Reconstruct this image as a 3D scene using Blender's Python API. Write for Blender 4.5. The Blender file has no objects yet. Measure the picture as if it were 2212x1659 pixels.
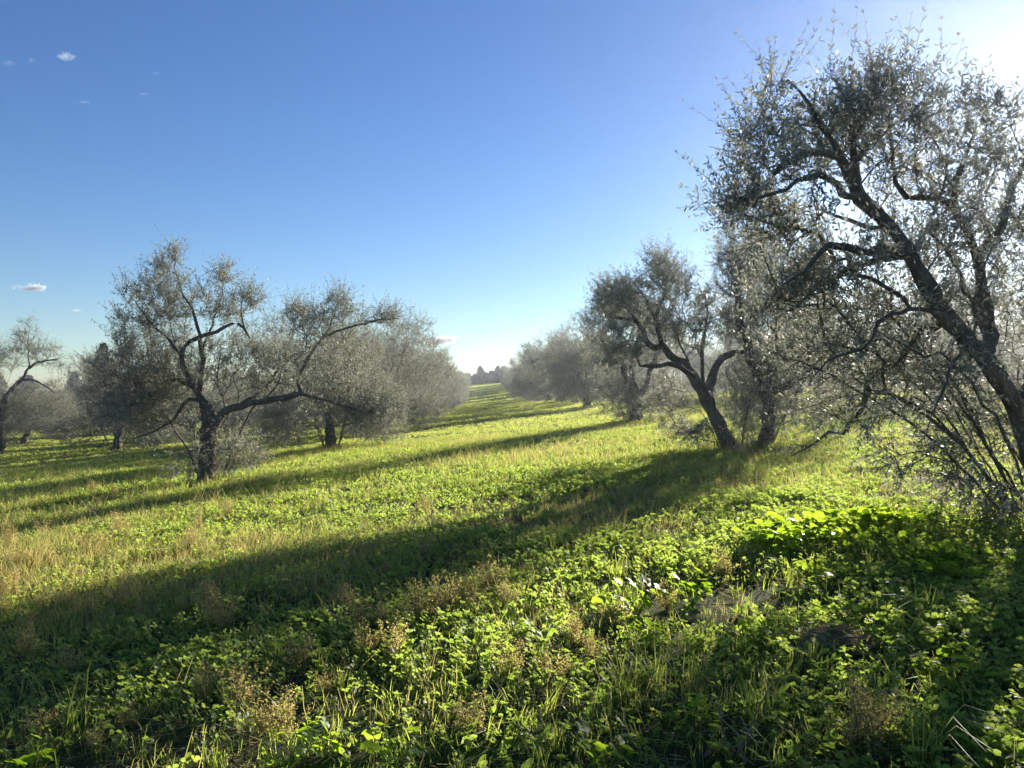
import bpy, math, random
import numpy as np
from mathutils import Vector, Matrix
R = math.radians
rng = np.random.default_rng(7)
random.seed(7)
sc = bpy.context.scene
COL = sc.collection

# ------------------------------------------------------------------ camera
YAW, PITCH, EYE = R(2.1), R(0.53), 1.6
FPX = 1661.0                       # focal length in units of a 2212 x 1659 picture
cam = bpy.data.cameras.new('camera'); camo = bpy.data.objects.new('camera', cam); COL.objects.link(camo)
camo.location = (0, 0, EYE)
camo.rotation_euler = (R(90) + PITCH, 0, -YAW)
cam.sensor_width = 36; cam.lens = 36 * FPX / 2212; cam.clip_end = 12000; cam.clip_start = 0.05
sc.camera = camo
CF = np.array([math.sin(YAW) * math.cos(PITCH), math.cos(YAW) * math.cos(PITCH), math.sin(PITCH)])
CR = np.array([math.cos(YAW), -math.sin(YAW), 0.0])
CU = np.cross(CR, CF)
CP = np.array([0, 0, EYE])

def at(u, v, d):                    # a sight line of the photograph followed for d metres into the place
    return CP + CF * d + CR * ((u - 1106) / FPX * d) + CU * ((829.5 - v) / FPX * d)

# ------------------------------------------------------------------ noise, terrain
def hsh(ix, iy, s):
    n = (ix.astype(np.int64) * 374761393 + iy.astype(np.int64) * 668265263 + s * 69069) & 0x7fffffff
    n = ((n ^ (n >> 13)) * 1274126177) & 0x7fffffff
    return ((n ^ (n >> 16)) & 0xffff) / 65535.0
def vnoise(x, y, s=0):
    x = np.asarray(x, float); y = np.asarray(y, float)
    ix = np.floor(x); iy = np.floor(y); fx = x - ix; fy = y - iy
    fx = fx * fx * (3 - 2 * fx); fy = fy * fy * (3 - 2 * fy)
    a = hsh(ix, iy, s); b = hsh(ix + 1, iy, s); c = hsh(ix, iy + 1, s); d = hsh(ix + 1, iy + 1, s)
    return (a * (1 - fx) + b * fx) * (1 - fy) + (c * (1 - fx) + d * fx) * fy
def fbm(x, y, s=0):
    return (vnoise(x, y, s) + .5 * vnoise(2.1 * x, 2.1 * y, s + 1) + .25 * vnoise(4.3 * x, 4.3 * y, s + 2)) / 1.75
PY = np.array([-200, 0, 50, 73, 90, 110, 130, 160, 200, 240, 300, 900.])
PZ = np.array([0, 0, -.05, -.15, -.32, -.6, -.35, .8, 2.9, 4.0, 4.2, 4.2])
_py = np.linspace(-200, 900, 1101); _pz = np.interp(_py, PY, PZ)
_k = np.ones(17) / 17; _pz = np.convolve(np.pad(_pz, 8, mode='edge'), _k, 'valid')
def H(x, y):
    x = np.asarray(x, float); y = np.asarray(y, float)
    z = 0.078 * 32 * np.tanh(x / 32) + np.interp(y, _py, _pz)
    z = z + .15 * np.exp(-((x - 7.2) / 1.6) ** 2) * np.clip((y - 14) / 10, 0, 1) + .08 * np.exp(-((x + 5.2) / 1.5) ** 2)
    z = z + .12 * (fbm(x * .35, y * .35, 5) - .5) + .05 * (fbm(x * 1.3, y * 1.3, 9) - .5)
    return z
def ground_at(u, v):
    d = np.geomspace(1.5, 600, 6000)
    p = CP + (CF + CR * ((u - 1106) / FPX) + CU * ((829.5 - v) / FPX)) * d[:, None]
    i = int(np.argmax(p[:, 2] <= H(p[:, 0], p[:, 1])))
    return p[i], d[i]

# ------------------------------------------------------------------ object helpers
def mesh_obj(name, V, F, mat, parent=None, var=None, smooth=True):
    """F: (n,k) index array, or list of such arrays"""
    Fs = F if isinstance(F, list) else [F]
    Fs = [f for f in Fs if len(f)]
    me = bpy.data.meshes.new(name)
    V = np.ascontiguousarray(V, dtype=np.float32)
    me.vertices.add(len(V)); me.vertices.foreach_set('co', V.ravel())
    idx = np.concatenate([f.ravel() for f in Fs]).astype(np.int32)
    tot = np.concatenate([np.full(len(f), f.shape[1], np.int32) for f in Fs])
    st = np.concatenate([[0], np.cumsum(tot)[:-1]]).astype(np.int32)
    me.loops.add(len(idx)); me.loops.foreach_set('vertex_index', idx)
    me.polygons.add(len(tot)); me.polygons.foreach_set('loop_start', st)
    me.polygons.foreach_set('use_smooth', np.full(len(tot), smooth))
    if var is not None:
        a = me.attributes.new('var', 'FLOAT', 'POINT'); a.data.foreach_set('value', np.asarray(var, np.float32))
    me.update(calc_edges=True)
    me.materials.append(mat)
    o = bpy.data.objects.new(name, me); COL.objects.link(o)
    if parent: o.parent = parent
    return o
def tag(o, label=None, cat=None, group=None, kind=None):
    if label: o['label'] = label
    if cat: o['category'] = cat
    if group: o['group'] = group
    if kind: o['kind'] = kind
    return o
def empty(name, loc, label, cat, group=None, rz=0, s=1):
    o = bpy.data.objects.new(name, None); COL.objects.link(o)
    o.location = loc; o.rotation_euler = (0, 0, rz); o.scale = (s, s, s); o.empty_display_size = .2
    return tag(o, label, cat, group)
def dup(root, loc, rz=0, s=1, label=None, group=None, sz=None):
    r = root.copy(); COL.objects.link(r); r.location = loc; r.rotation_euler = (0, 0, rz); r.scale = (s, s, sz or s)
    if label: r['label'] = label
    if group: r['group'] = group
    for ch in list(root.children):
        c = ch.copy(); COL.objects.link(c); c.parent = r
    return r
def nrm(a):
    return a / np.maximum(np.linalg.norm(a, axis=-1, keepdims=True), 1e-9)

# ------------------------------------------------------------------ materials
def new_mat(name):
    m = bpy.data.materials.new(name); m.use_nodes = True
    nt = m.node_tree; nt.nodes.clear()
    out = nt.nodes.new('ShaderNodeOutputMaterial')
    return m, nt, out
def N(nt, t, **kw):
    n = nt.nodes.new(t)
    for k, v in kw.items():
        if k in n.inputs.keys(): n.inputs[k].default_value = v
        else: setattr(n, k, v)
    return n
def ramp(nt, fac, stops):
    r = nt.nodes.new('ShaderNodeValToRGB'); e = r.color_ramp.elements
    while len(e) < len(stops): e.new(.5)
    for x, (p, c) in zip(e, stops): x.position = p; x.color = (*c, 1)
    nt.links.new(fac, r.inputs[0]); return r.outputs[0]
def leaf_mat(name, top, under, trans, tfac=.45, rough=.4, spec=.5):
    """top / under / trans: list of colour stops by per-leaf variation"""
    m, nt, out = new_mat(name); L = nt.links.new
    at_ = N(nt, 'ShaderNodeAttribute', attribute_name='var')
    n = len(top)
    cs = [ramp(nt, at_.outputs['Fac'], [(i / max(1, n - 1), c) for i, c in enumerate(s)]) for s in (top, under, trans)]
    geo = N(nt, 'ShaderNodeNewGeometry')
    mx = N(nt, 'ShaderNodeMix', data_type='RGBA'); L(geo.outputs['Backfacing'], mx.inputs['Factor']); L(cs[0], mx.inputs[6]); L(cs[1], mx.inputs[7])
    p = N(nt, 'ShaderNodeBsdfPrincipled', Roughness=rough); p.inputs['Specular IOR Level'].default_value = spec
    L(mx.outputs[2], p.inputs['Base Color'])
    t = N(nt, 'ShaderNodeBsdfTranslucent'); L(cs[2], t.inputs['Color'])
    s = N(nt, 'ShaderNodeMixShader'); s.inputs[0].default_value = tfac
    L(p.outputs[0], s.inputs[1]); L(t.outputs[0], s.inputs[2]); L(s.outputs[0], out.inputs['Surface'])
    return m
M = {}
M['olive'] = leaf_mat('olive_leaf', [(.155, .172, .125), (.22, .24, .175)], [(.36, .37, .32), (.46, .47, .41)],
                      [(.25, .26, .19), (.39, .40, .30)], .38, .5, .2)
M['clover'] = leaf_mat('clover_leaf', [(.075, .125, .03), (.12, .17, .045)], [(.09, .145, .04), (.13, .18, .05)],
                       [(.31, .46, .06), (.48, .59, .10)], .56, .5, .25)
M['grass'] = leaf_mat('grass_blade', [(.08, .13, .035), (.12, .165, .055), (.26, .22, .11)], [(.08, .13, .035), (.12, .165, .055), (.26, .22, .11)],
                      [(.32, .44, .05), (.52, .58, .10), (.60, .50, .24)], .6, .5, .25)
M['mallow'] = leaf_mat('mallow_leaf', [(.04, .10, .02), (.06, .13, .025)], [(.07, .13, .04), (.08, .15, .04)],
                       [(.28, .46, .02), (.42, .56, .04)], .58, .5, .25)
M['dry'] = leaf_mat('dry_weed', [(.32, .26, .08), (.34, .30, .10), (.17, .22, .05)], [(.32, .26, .08), (.34, .30, .10), (.17, .22, .05)],
                    [(.68, .50, .16), (.70, .60, .20), (.42, .50, .10)], .5, .7, .15)
M['straw'] = leaf_mat('straw', [(.22, .16, .09), (.34, .28, .17)], [(.22, .16, .09), (.34, .28, .17)], [(.3, .22, .1), (.4, .33, .18)], .3, .7, .2)
M['conifer'] = leaf_mat('dark_foliage', [(.02, .035, .018), (.045, .065, .03)], [(.03, .045, .025), (.05, .07, .035)],
                        [(.04, .07, .02), (.07, .10, .03)], .25, .6, .2)
M['thistle'] = leaf_mat('pale_leaf', [(.10, .15, .09), (.16, .21, .14)], [(.16, .21, .14), (.2, .25, .18)],
                        [(.12, .2, .08), (.16, .25, .1)], .35, .5, .35)

def bark(name, c1, c2, scale=9):
    m, nt, out = new_mat(name); L = nt.links.new
    tc = N(nt, 'ShaderNodeTexCoord')
    mp = N(nt, 'ShaderNodeMapping'); mp.inputs['Scale'].default_value = (1, 1, .3); L(tc.outputs['Object'], mp.inputs['Vector'])
    n1 = N(nt, 'ShaderNodeTexNoise', Scale=scale, Detail=8.0, Roughness=.7); L(mp.outputs[0], n1.inputs['Vector'])
    n2 = N(nt, 'ShaderNodeTexNoise', Scale=2.2, Detail=3.0); L(tc.outputs['Object'], n2.inputs['Vector'])
    c = ramp(nt, n1.outputs[0], [(.3, c1), (.7, c2)])
    li = ramp(nt, n2.outputs[0], [(.56, (0, 0, 0)), (.7, (1, 1, 1))])
    mx = N(nt, 'ShaderNodeMix', data_type='RGBA'); L(li, mx.inputs['Factor']); L(c, mx.inputs[6]); mx.inputs[7].default_value = (.15, .145, .11, 1)
    b = N(nt, 'ShaderNodeBump', Strength=.9, Distance=.03); L(n1.outputs[0], b.inputs['Height'])
    p = N(nt, 'ShaderNodeBsdfPrincipled', Roughness=.9); L(mx.outputs[2], p.inputs['Base Color']); L(b.outputs[0], p.inputs['Normal'])
    p.inputs['Specular IOR Level'].default_value = .2
    L(p.outputs[0], out.inputs['Surface']); return m
M['bark'] = bark('olive_bark', (.05, .043, .036), (.17, .15, .12))
M['twig'] = bark('twig_bark', (.08, .068, .055), (.16, .14, .11), 14)
M['dead'] = bark('dead_wood', (.14, .11, .08), (.30, .25, .19), 20)

def soil():
    m, nt, out = new_mat('soil'); L = nt.links.new
    geo = N(nt, 'ShaderNodeNewGeometry')
    n1 = N(nt, 'ShaderNodeTexNoise', Scale=6.0, Detail=9.0, Roughness=.7); L(geo.outputs['Position'], n1.inputs['Vector'])
    n2 = N(nt, 'ShaderNodeTexNoise', Scale=.45, Detail=5.0, Roughness=.6); L(geo.outputs['Position'], n2.inputs['Vector'])
    n3 = N(nt, 'ShaderNodeTexNoise', Scale=45.0, Detail=4.0, Roughness=.7); L(geo.outputs['Position'], n3.inputs['Vector'])
    earth = ramp(nt, n3.outputs[0], [(.3, (.035, .024, .015)), (.5, (.085, .06, .038)), (.72, (.17, .13, .08))])
    moss = ramp(nt, n3.outputs[0], [(.3, (.018, .04, .008)), (.7, (.08, .13, .025))])
    mn = N(nt, 'ShaderNodeMath', operation='ADD'); L(n1.outputs[0], mn.inputs[0]); L(n2.outputs[0], mn.inputs[1])
    f = ramp(nt, mn.outputs[0], [(.40, (0, 0, 0)), (.9, (1, 1, 1))])   # more green than bare
    f2 = ramp(nt, mn.outputs[0], [(.75, (0, 0, 0)), (1.0, (1, 1, 1))])
    mx = N(nt, 'ShaderNodeMix', data_type='RGBA'); L(f2, mx.inputs['Factor']); L(earth, mx.inputs[6]); L(moss, mx.inputs[7])
    b = N(nt, 'ShaderNodeBump', Strength=1.0, Distance=.05); L(n3.outputs[0], b.inputs['Height'])
    p = N(nt, 'ShaderNodeBsdfPrincipled', Roughness=.95); L(mx.outputs[2], p.inputs['Base Color']); L(b.outputs[0], p.inputs['Normal'])
    p.inputs['Specular IOR Level'].default_value = .1
    L(p.outputs[0], out.inputs['Surface']); return m
M['soil'] = soil()

# ------------------------------------------------------------------ ground sheet
def axis(parts):
    a = []
    for lo, hi, st in parts: a.append(np.arange(lo, hi, st))
    return np.append(np.concatenate(a), parts[-1][1])
gx = axis([(-460, -60, 20), (-60, -20, 1.5), (-20, 20, .22), (20, 60, 1.5), (60, 460, 20)])
gy = axis([(-60, 0, 3), (0, 30, .22), (30, 80, .8), (80, 260, 3), (260, 520, 20)])
X, Y = np.meshgrid(gx, gy); Z = H(X, Y)
nx, ny = len(gx), len(gy)
ii = (np.arange(ny - 1)[:, None] * nx + np.arange(nx - 1)).ravel()
g = mesh_obj('ground', np.stack([X.ravel(), Y.ravel(), Z.ravel()], 1), np.stack([ii, ii + 1, ii + nx + 1, ii + nx], 1), M['soil'])
tag(g, kind='structure')

# ------------------------------------------------------------------ tree machinery
def catmull(P, step=.12, rad=None):
    P = np.asarray(P, float); r = np.asarray(rad, float) if rad is not None else None
    Q = np.vstack([2 * P[0] - P[1], P, 2 * P[-1] - P[-2]])
    out, ro = [P[0]], [r[0] if r is not None else 0]
    for i in range(len(P) - 1):
        p0, p1, p2, p3 = Q[i:i + 4]
        n = max(1, int(np.linalg.norm(p2 - p1) / step))
        for k in range(1, n + 1):
            t = k / n
            out.append(.5 * ((2 * p1) + (-p0 + p2) * t + (2 * p0 - 5 * p1 + 4 * p2 - p3) * t * t + (-p0 + 3 * p1 - 3 * p2 + p3) * t ** 3))
            if r is not None: ro.append(r[i] * (1 - t) + r[i + 1] * t)
    return np.array(out), np.array(ro)

class Skel:
    def __init__(s, base):
        s.P = [np.asarray(base, float)]; s.par = [-1]; s.len = [0.0]; s.minr = [0.0]; s.main = [True]
    def add(s, p, par, minr=0, main=False):
        s.P.append(p); s.par.append(par); s.len.append(s.len[par] + float(np.linalg.norm(p - s.P[par]))); s.minr.append(minr); s.main.append(main)
        return len(s.P) - 1
    def nearest(s, p):
        return int(np.argmin(np.linalg.norm(np.array(s.P) - p, axis=1)))
    def limb(s, pts, r0, r1, jit=.045):
        pts = [np.asarray(p, float) for p in pts]
        par = s.nearest(pts[0])
        if len(s.P) > 1: pts[0] = s.P[par]
        rads = np.linspace(1, 0, len(pts)) ** .8 * (r0 - r1) + r1
        Q, rr = catmull(pts, .13, rads)
        if len(s.P) == 1: s.minr[0] = r0
        w = rng.normal(0, 1, (len(Q), 3)); w = (w + np.roll(w, 1, 0) + np.roll(w, 2, 0)) / 3
        for k in range(1, len(Q)):
            par = s.add(Q[k] + w[k] * jit * min(1, k / 3), par, rr[k], True)
        return par
    def grow(s, A, bf=.3, step=.2, wob=.025, minz=None):
        A = np.asarray(A); n = len(A)
        P = np.array(s.P); Ln = np.array(s.len)
        cost = np.full(n, 1e9); near = np.zeros(n, int)
        for k in range(0, len(P), 400):
            D = np.linalg.norm(A[:, None] - P[None, k:k + 400], axis=2) + bf * Ln[None, k:k + 400]
            j = D.argmin(1); v = D[np.arange(n), j]; m = v < cost
            cost[m] = v[m]; near[m] = j[m] + k
        alive = np.ones(n, bool)
        for _ in range(n):
            c = np.where(alive, cost, 1e9); i = int(c.argmin()); alive[i] = False
            a = A[i]; q = near[i]; p0 = s.P[q]; d = a - p0; L = float(np.linalg.norm(d))
            if L < .05: continue
            pd = s.P[q] - s.P[s.par[q]] if s.par[q] >= 0 else d
            pd = pd / (np.linalg.norm(pd) + 1e-9)
            c1 = p0 + (pd * .5 + d / L * .5 + np.array([0, 0, .15])) * L * .4
            m = max(1, int(L / step)); par = q; new = []
            for k in range(1, m + 1):
                t = k / m; p = (1 - t) ** 2 * p0 + 2 * t * (1 - t) * c1 + t * t * a
                if k < m: p = p + rng.normal(0, wob, 3)
                par = s.add(p, par); new.append(par)
            if alive.any():
                idx = np.where(alive)[0]
                NP = np.array([s.P[k] for k in new]); NL = np.array([s.len[k] for k in new])
                D = np.linalg.norm(A[idx][:, None] - NP[None], axis=2) + bf * NL[None]
                j = D.argmin(1); v = D[np.arange(len(idx)), j]; m_ = v < cost[idx]
                cost[idx[m_]] = v[m_]; near[idx[m_]] = np.array(new)[j[m_]]
    def finish(s, tip=.0035, ex=2.4):
        n = len(s.P); r = np.zeros(n); acc = np.zeros(n)
        s.kids = [[] for _ in range(n)]
        for i in range(n - 1, 0, -1):          # parents always come before children
            r[i] = max((acc[i]) ** (1 / ex) if acc[i] > 0 else tip, tip)
            r[i] = s.minr[i] if s.main[i] else min(r[i], .03)
            acc[s.par[i]] += r[i] ** ex if not s.main[i] else 0
            s.kids[s.par[i]].append(i)
        r[0] = s.minr[0]
        s.r = r; s.PP = np.array(s.P)
        # main limbs: do not exceed the traced radius much
        s.chains = []
        stack = [(0, None)]
        while stack:
            st, pre = stack.pop()
            ch = [st] if pre is None else [pre, st]; cur = st
            while s.kids[cur]:
                ks = sorted(s.kids[cur], key=lambda k: -(s.r[k] + (1 if s.main[k] else 0)))
                for k in ks[1:]: stack.append((k, cur))
                cur = ks[0]; ch.append(cur)
            s.chains.append(ch)

def tubes(chains, sides_fn, noise=0.0):
    """chains: list of (P (n,3), r (n))"""
    VV, FF, off = [], [], 0
    for P, r in chains:
        n = len(P)
        if n < 2: continue
        k = sides_fn(r.max())
        t = np.gradient(P, axis=0); t = nrm(t)
        ref = np.array([1., 0, 0]) if abs(t[:, 0]).mean() < .6 else np.array([0, 1., 0])
        u = nrm(np.cross(t, ref)); w = np.cross(t, u)
        a = np.arange(k) / k * 2 * math.pi
        rr = r[:, None] * np.ones(k)[None]
        if noise and k >= 8:
            ph = rng.uniform(0, 6.28, 4); l = np.concatenate([[0], np.cumsum(np.linalg.norm(np.diff(P, axis=0), axis=1))])[:, None]
            rr = rr * (1 + noise * (.6 * np.sin(2 * a + ph[0] + 1.7 * l) + .5 * np.sin(3 * a + ph[1] - 2.6 * l) + .35 * np.sin(5 * a + ph[2] + 5 * l) + .5 * np.sin(ph[3] + 9 * l + a)))
        V = P[:, None] + rr[..., None] * (np.cos(a)[None, :, None] * u[:, None] + np.sin(a)[None, :, None] * w[:, None])
        VV.append(V.reshape(-1, 3))
        i = np.arange(n - 1)[:, None] * k; j = np.arange(k)[None]; j2 = (j + 1) % k
        FF.append((np.stack([i + j, i + j2, i + k + j2, i + k + j], -1).reshape(-1, 4)) + off)
        off += n * k
    return np.vstack(VV), np.vstack(FF)

def leaves(pos, d, nr, ln, wd, seg=1, bend=.12):
    """lance-shaped leaves; seg 1: one quad, 2: two quads folding"""
    n = len(pos); d = nrm(d); s = nrm(np.cross(d, nr)); nr = np.cross(s, d)
    ln = ln[:, None]; wd = wd[:, None]
    if seg == 1:
        V = np.stack([pos, pos + d * ln * .48 + s * wd * .5 , pos + d * ln - nr * ln * bend, pos + d * ln * .48 - s * wd * .5], 1)
        F = np.arange(n)[:, None] * 4 + np.array([0, 1, 2, 3])
        return V.reshape(-1, 3), F, 4
    V = np.stack([pos, pos + d * ln * .30 + s * wd * .46, pos + d * ln * .30 - s * wd * .46,
                  pos + d * ln * .68 + s * wd * .40 - nr * ln * bend * .4, pos + d * ln * .68 - s * wd * .40 - nr * ln * bend * .4,
                  pos + d * ln - nr * ln * bend], 1)
    b = np.arange(n)[:, None] * 6
    Fq = b + np.array([1, 3, 4, 2]); Ft1 = b + np.array([0, 1, 2]); Ft2 = b + np.array([3, 5, 4])
    return V.reshape(-1, 3), [Fq, np.vstack([Ft1, Ft2])], 6

def shoots(P0, D0, L, npairs, leaf_len, leaf_w, up=.25, twig_r=.0022, seg=1, gravity=0.0, fat=1.0):
    """leafy shoots. returns twig mesh arrays, leaf mesh arrays, var"""
    n = len(P0); D0 = nrm(D0)
    bendv = rng.normal(0, .18, (n, 3)) + np.array([0, 0, up]); bendv[:, 2] -= gravity
    T = np.linspace(0, 1, 4)
    pts = P0[:, None] + L[:, None, None] * (D0[:, None] * T[None, :, None] + bendv[:, None] * (T ** 2)[None, :, None] * .6)
    ref = nrm(rng.normal(0, 1, (n, 3))); u = nrm(np.cross(D0, ref)); w = np.cross(D0, u)
    a = np.arange(3) / 3 * 2 * math.pi
    ring = np.cos(a)[None, :, None] * u[:, None] + np.sin(a)[None, :, None] * w[:, None]      # n,3,3
    rad = twig_r * np.array([1.2, 1, .8, .4])
    TV = (pts[:, :, None] + ring[:, None] * rad[None, :, None, None]).reshape(-1, 3)
    b = np.arange(n)[:, None, None, None] * 12; i = np.arange(3)[None, :, None, None] * 3; j = np.arange(3)[None, None, :, None]; j2 = (j + 1) % 3
    TF = np.concatenate([b + i + j, b + i + j2, b + i + 3 + j2, b + i + 3 + j], -1).reshape(-1, 4)
    # leaves
    m = npairs; tt = (np.arange(m) + rng.uniform(.0, .6, (n, m))) / m * .92 + .10
    tt = np.clip(tt, 0, 1)
    pos = P0[:, None] + L[:, None, None] * (D0[:, None] * tt[..., None] + bendv[:, None] * (tt ** 2)[..., None] * .6)
    dirs = nrm(D0[:, None] + bendv[:, None] * tt[..., None] * 1.2)
    ang = (np.arange(m) * (math.pi / 2))[None] + rng.normal(0, .5, (n, m))
    side = np.cos(ang)[..., None] * u[:, None] + np.sin(ang)[..., None] * w[:, None]
    out = []
    for sg in (1, -1):
        sp = rng.uniform(.5, 1.15, (n, m))[..., None]
        d = nrm(dirs * .75 + side * sg * sp + rng.normal(0, .22, (n, m, 3)))
        out.append((pos, d))
    pos = np.concatenate([o[0].reshape(-1, 3) for o in out]); d = np.concatenate([o[1].reshape(-1, 3) for o in out])
    taper = np.concatenate([(1 - .45 * tt ** 3).ravel()] * 2)
    k = len(pos)
    keep = rng.random(k) < .9; pos, d, taper = pos[keep], d[keep], taper[keep]; k = len(pos)
    nr = nrm(np.array([0, 0, 1.]) + rng.normal(0, .65, (k, 3)))
    ln = leaf_len * rng.uniform(.7, 1.2, k) * taper; wd = leaf_w * rng.uniform(.75, 1.25, k) * fat
    V, F, per = leaves(pos, d, nr, ln, wd, seg)
    var = np.repeat(np.clip(rng.normal(.5, .25, k), 0, 1), per)
    return (TV, TF), (V, F, var)

def finish_tree(root, sk, n_shoot, L=(.16, .42), npairs=7, leaf=(.058, .014), seg=1, up=.3, rmax=.012, zdroop=None, crown_name='crown', fat=1.0, twigs=True, bare=0.0):
    sk.finish()
    base = np.array(root.location)
    thick, thin = [], []
    for ch in sk.chains:
        P = sk.PP[ch] - base; r = sk.r[ch].copy()
        if sk.main[ch[-1]] or (len(ch) > 1 and sk.main[ch[1]]):
            # flare / knots
            if ch[0] == 0:
                l = np.linalg.norm(P - P[0], axis=1); r = r * (1 + .4 * np.exp(-l / .12)) ; P[0, 2] -= .12
            r = r * (1 + .10 * rng.normal(0, 1, len(r)))
            r[-1] = min(r[-1], .5 * r[-2]) if len(r) > 2 else r[-1]
            thick.append((P, r))
        else:
            r[0] = min(r[0], r[1] * 1.25); thin.append((P, r))
    V, F = tubes(thick, lambda m: 16 if m > .1 else (10 if m > .05 else 6), .15)
    mesh_obj('trunk', V, F, M['bark'], root)
    if thin:
        V, F = tubes(thin, lambda m: 5 if m > .015 else 3)
        tw = (V, F)
    PP = sk.PP; par = np.array(sk.par); r = sk.r
    nk = np.array([len(k) for k in sk.kids])
    idx = np.where((r < rmax) & (par >= 0) & (~np.array(sk.main)))[0]
    wgt = np.where(nk[idx] == 0, 3.0, 1.0); wgt /= wgt.sum()
    pick = rng.choice(idx, n_shoot, p=wgt)
    bd = nrm(PP[pick] - PP[par[pick]])
    t = rng.random(n_shoot)[:, None]
    P0 = PP[par[pick]] * t + PP[pick] * (1 - t) - base
    D0 = nrm(bd * .55 + rng.normal(0, .5, (n_shoot, 3)) + np.array([0, 0, up]))
    if zdroop is not None:
        low = np.clip((zdroop - P0[:, 2]) / zdroop, 0, 1)[:, None]
        D0 = nrm(D0 - np.array([0, 0, 1.]) * low * up * 3.2)
    Ls = rng.uniform(L[0], L[1], n_shoot) * np.where(nk[pick] == 0, 1.25, .9)
    (TV, TF), (LV, LF, var) = shoots(P0, D0, Ls, npairs, leaf[0], leaf[1], up=up * .6, seg=seg, fat=fat)
    if thin:
        AV = np.vstack([tw[0], TV]); AF = np.vstack([tw[1], TF + len(tw[0])])
    else: AV, AF = TV, TF
    mesh_obj('branches', AV, AF, M['twig'], root)
    mesh_obj(crown_name, LV, LF, M['olive'], root, var)

def blob(c, r, n, up=None):
    """points in an ellipsoid"""
    p = nrm(rng.normal(0, 1, (n, 3))) * (rng.random((n, 1)) ** .42)
    return np.asarray(c) + p * np.asarray(r)

def cam_blob(u, v, D, dd, ru, rv, rd, n):
    """ellipsoid of growth centred on a sight line, semi-axes ru, rv in 2212-px units at depth D+dd, rd in metres"""
    c = at(u, v, D + dd); k = (D + dd) / FPX
    p = nrm(rng.normal(0, 1, (n, 3))) * (rng.random((n, 1)) ** .42)
    return c + p[:, :1] * ru * k * CR + p[:, 1:2] * rv * k * CU + p[:, 2:] * rd * CF

def clip_ground(A, c=.25):
    A = np.asarray(A); m = A[:, 2] > H(A[:, 0], A[:, 1]) + c
    return A[m]

def suckers(sk, n, h, spread, base, lean=(0, 0)):
    for _ in range(n):
        a = rng.uniform(0, 6.28); rr = rng.uniform(.12, .4)
        b = base + np.array([math.cos(a) * rr, math.sin(a) * rr, 0]); b[2] = H(b[0], b[1]) - .03
        top = b + np.array([math.cos(a) * spread * rng.uniform(.3, 1) + lean[0], math.sin(a) * spread * rng.uniform(.3, 1) + lean[1], h * rng.uniform(.6, 1.1)])
        mid = (b + top) / 2 + np.array([0, 0, .08 * h])
        par = sk.add(b, 0, 0, False)
        Q, _ = catmull([b, mid, top], .2)
        for q in Q[1:]: par = sk.add(q + rng.normal(0, .015, 3), par, 0, False)

def traced_tree(name, base_uv, label, group, trunk, limbs, blobs, n_shoot, suck=None, inset=(0, 0, 1.0), **kw):
    """a tree whose limbs follow the photographed tree at its own distance"""
    bp, D = ground_at(*base_uv) if not isinstance(base_uv[0], tuple) else (None, None)
    root = empty(name, bp, label, 'olive tree', group)
    sk = Skel(bp)
    pts = [bp] + [at(u, v, D + dd) for u, v, dd in trunk[0]]
    sk.limb(pts, trunk[1], trunk[2], .02)
    for L_, r0, r1 in limbs:
        sk.limb([at(u, v, D + dd) for u, v, dd in L_], r0, r1)
    if suck: suckers(sk, suck[0], suck[1], suck[2], bp, suck[3] if len(suck) > 3 else (0, 0))
    A = np.vstack([cam_blob(u, v + inset[1], D, dd, max(10, ru - inset[0]), max(10, rv - inset[0]), rd, int(n * inset[2])) for u, v, dd, ru, rv, rd, n in blobs])
    A = clip_ground(A)
    sk.grow(A)
    finish_tree(root, sk, n_shoot, **kw)
    return root, D

ROWG = 'olive trees planted in rows in the grove'
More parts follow.
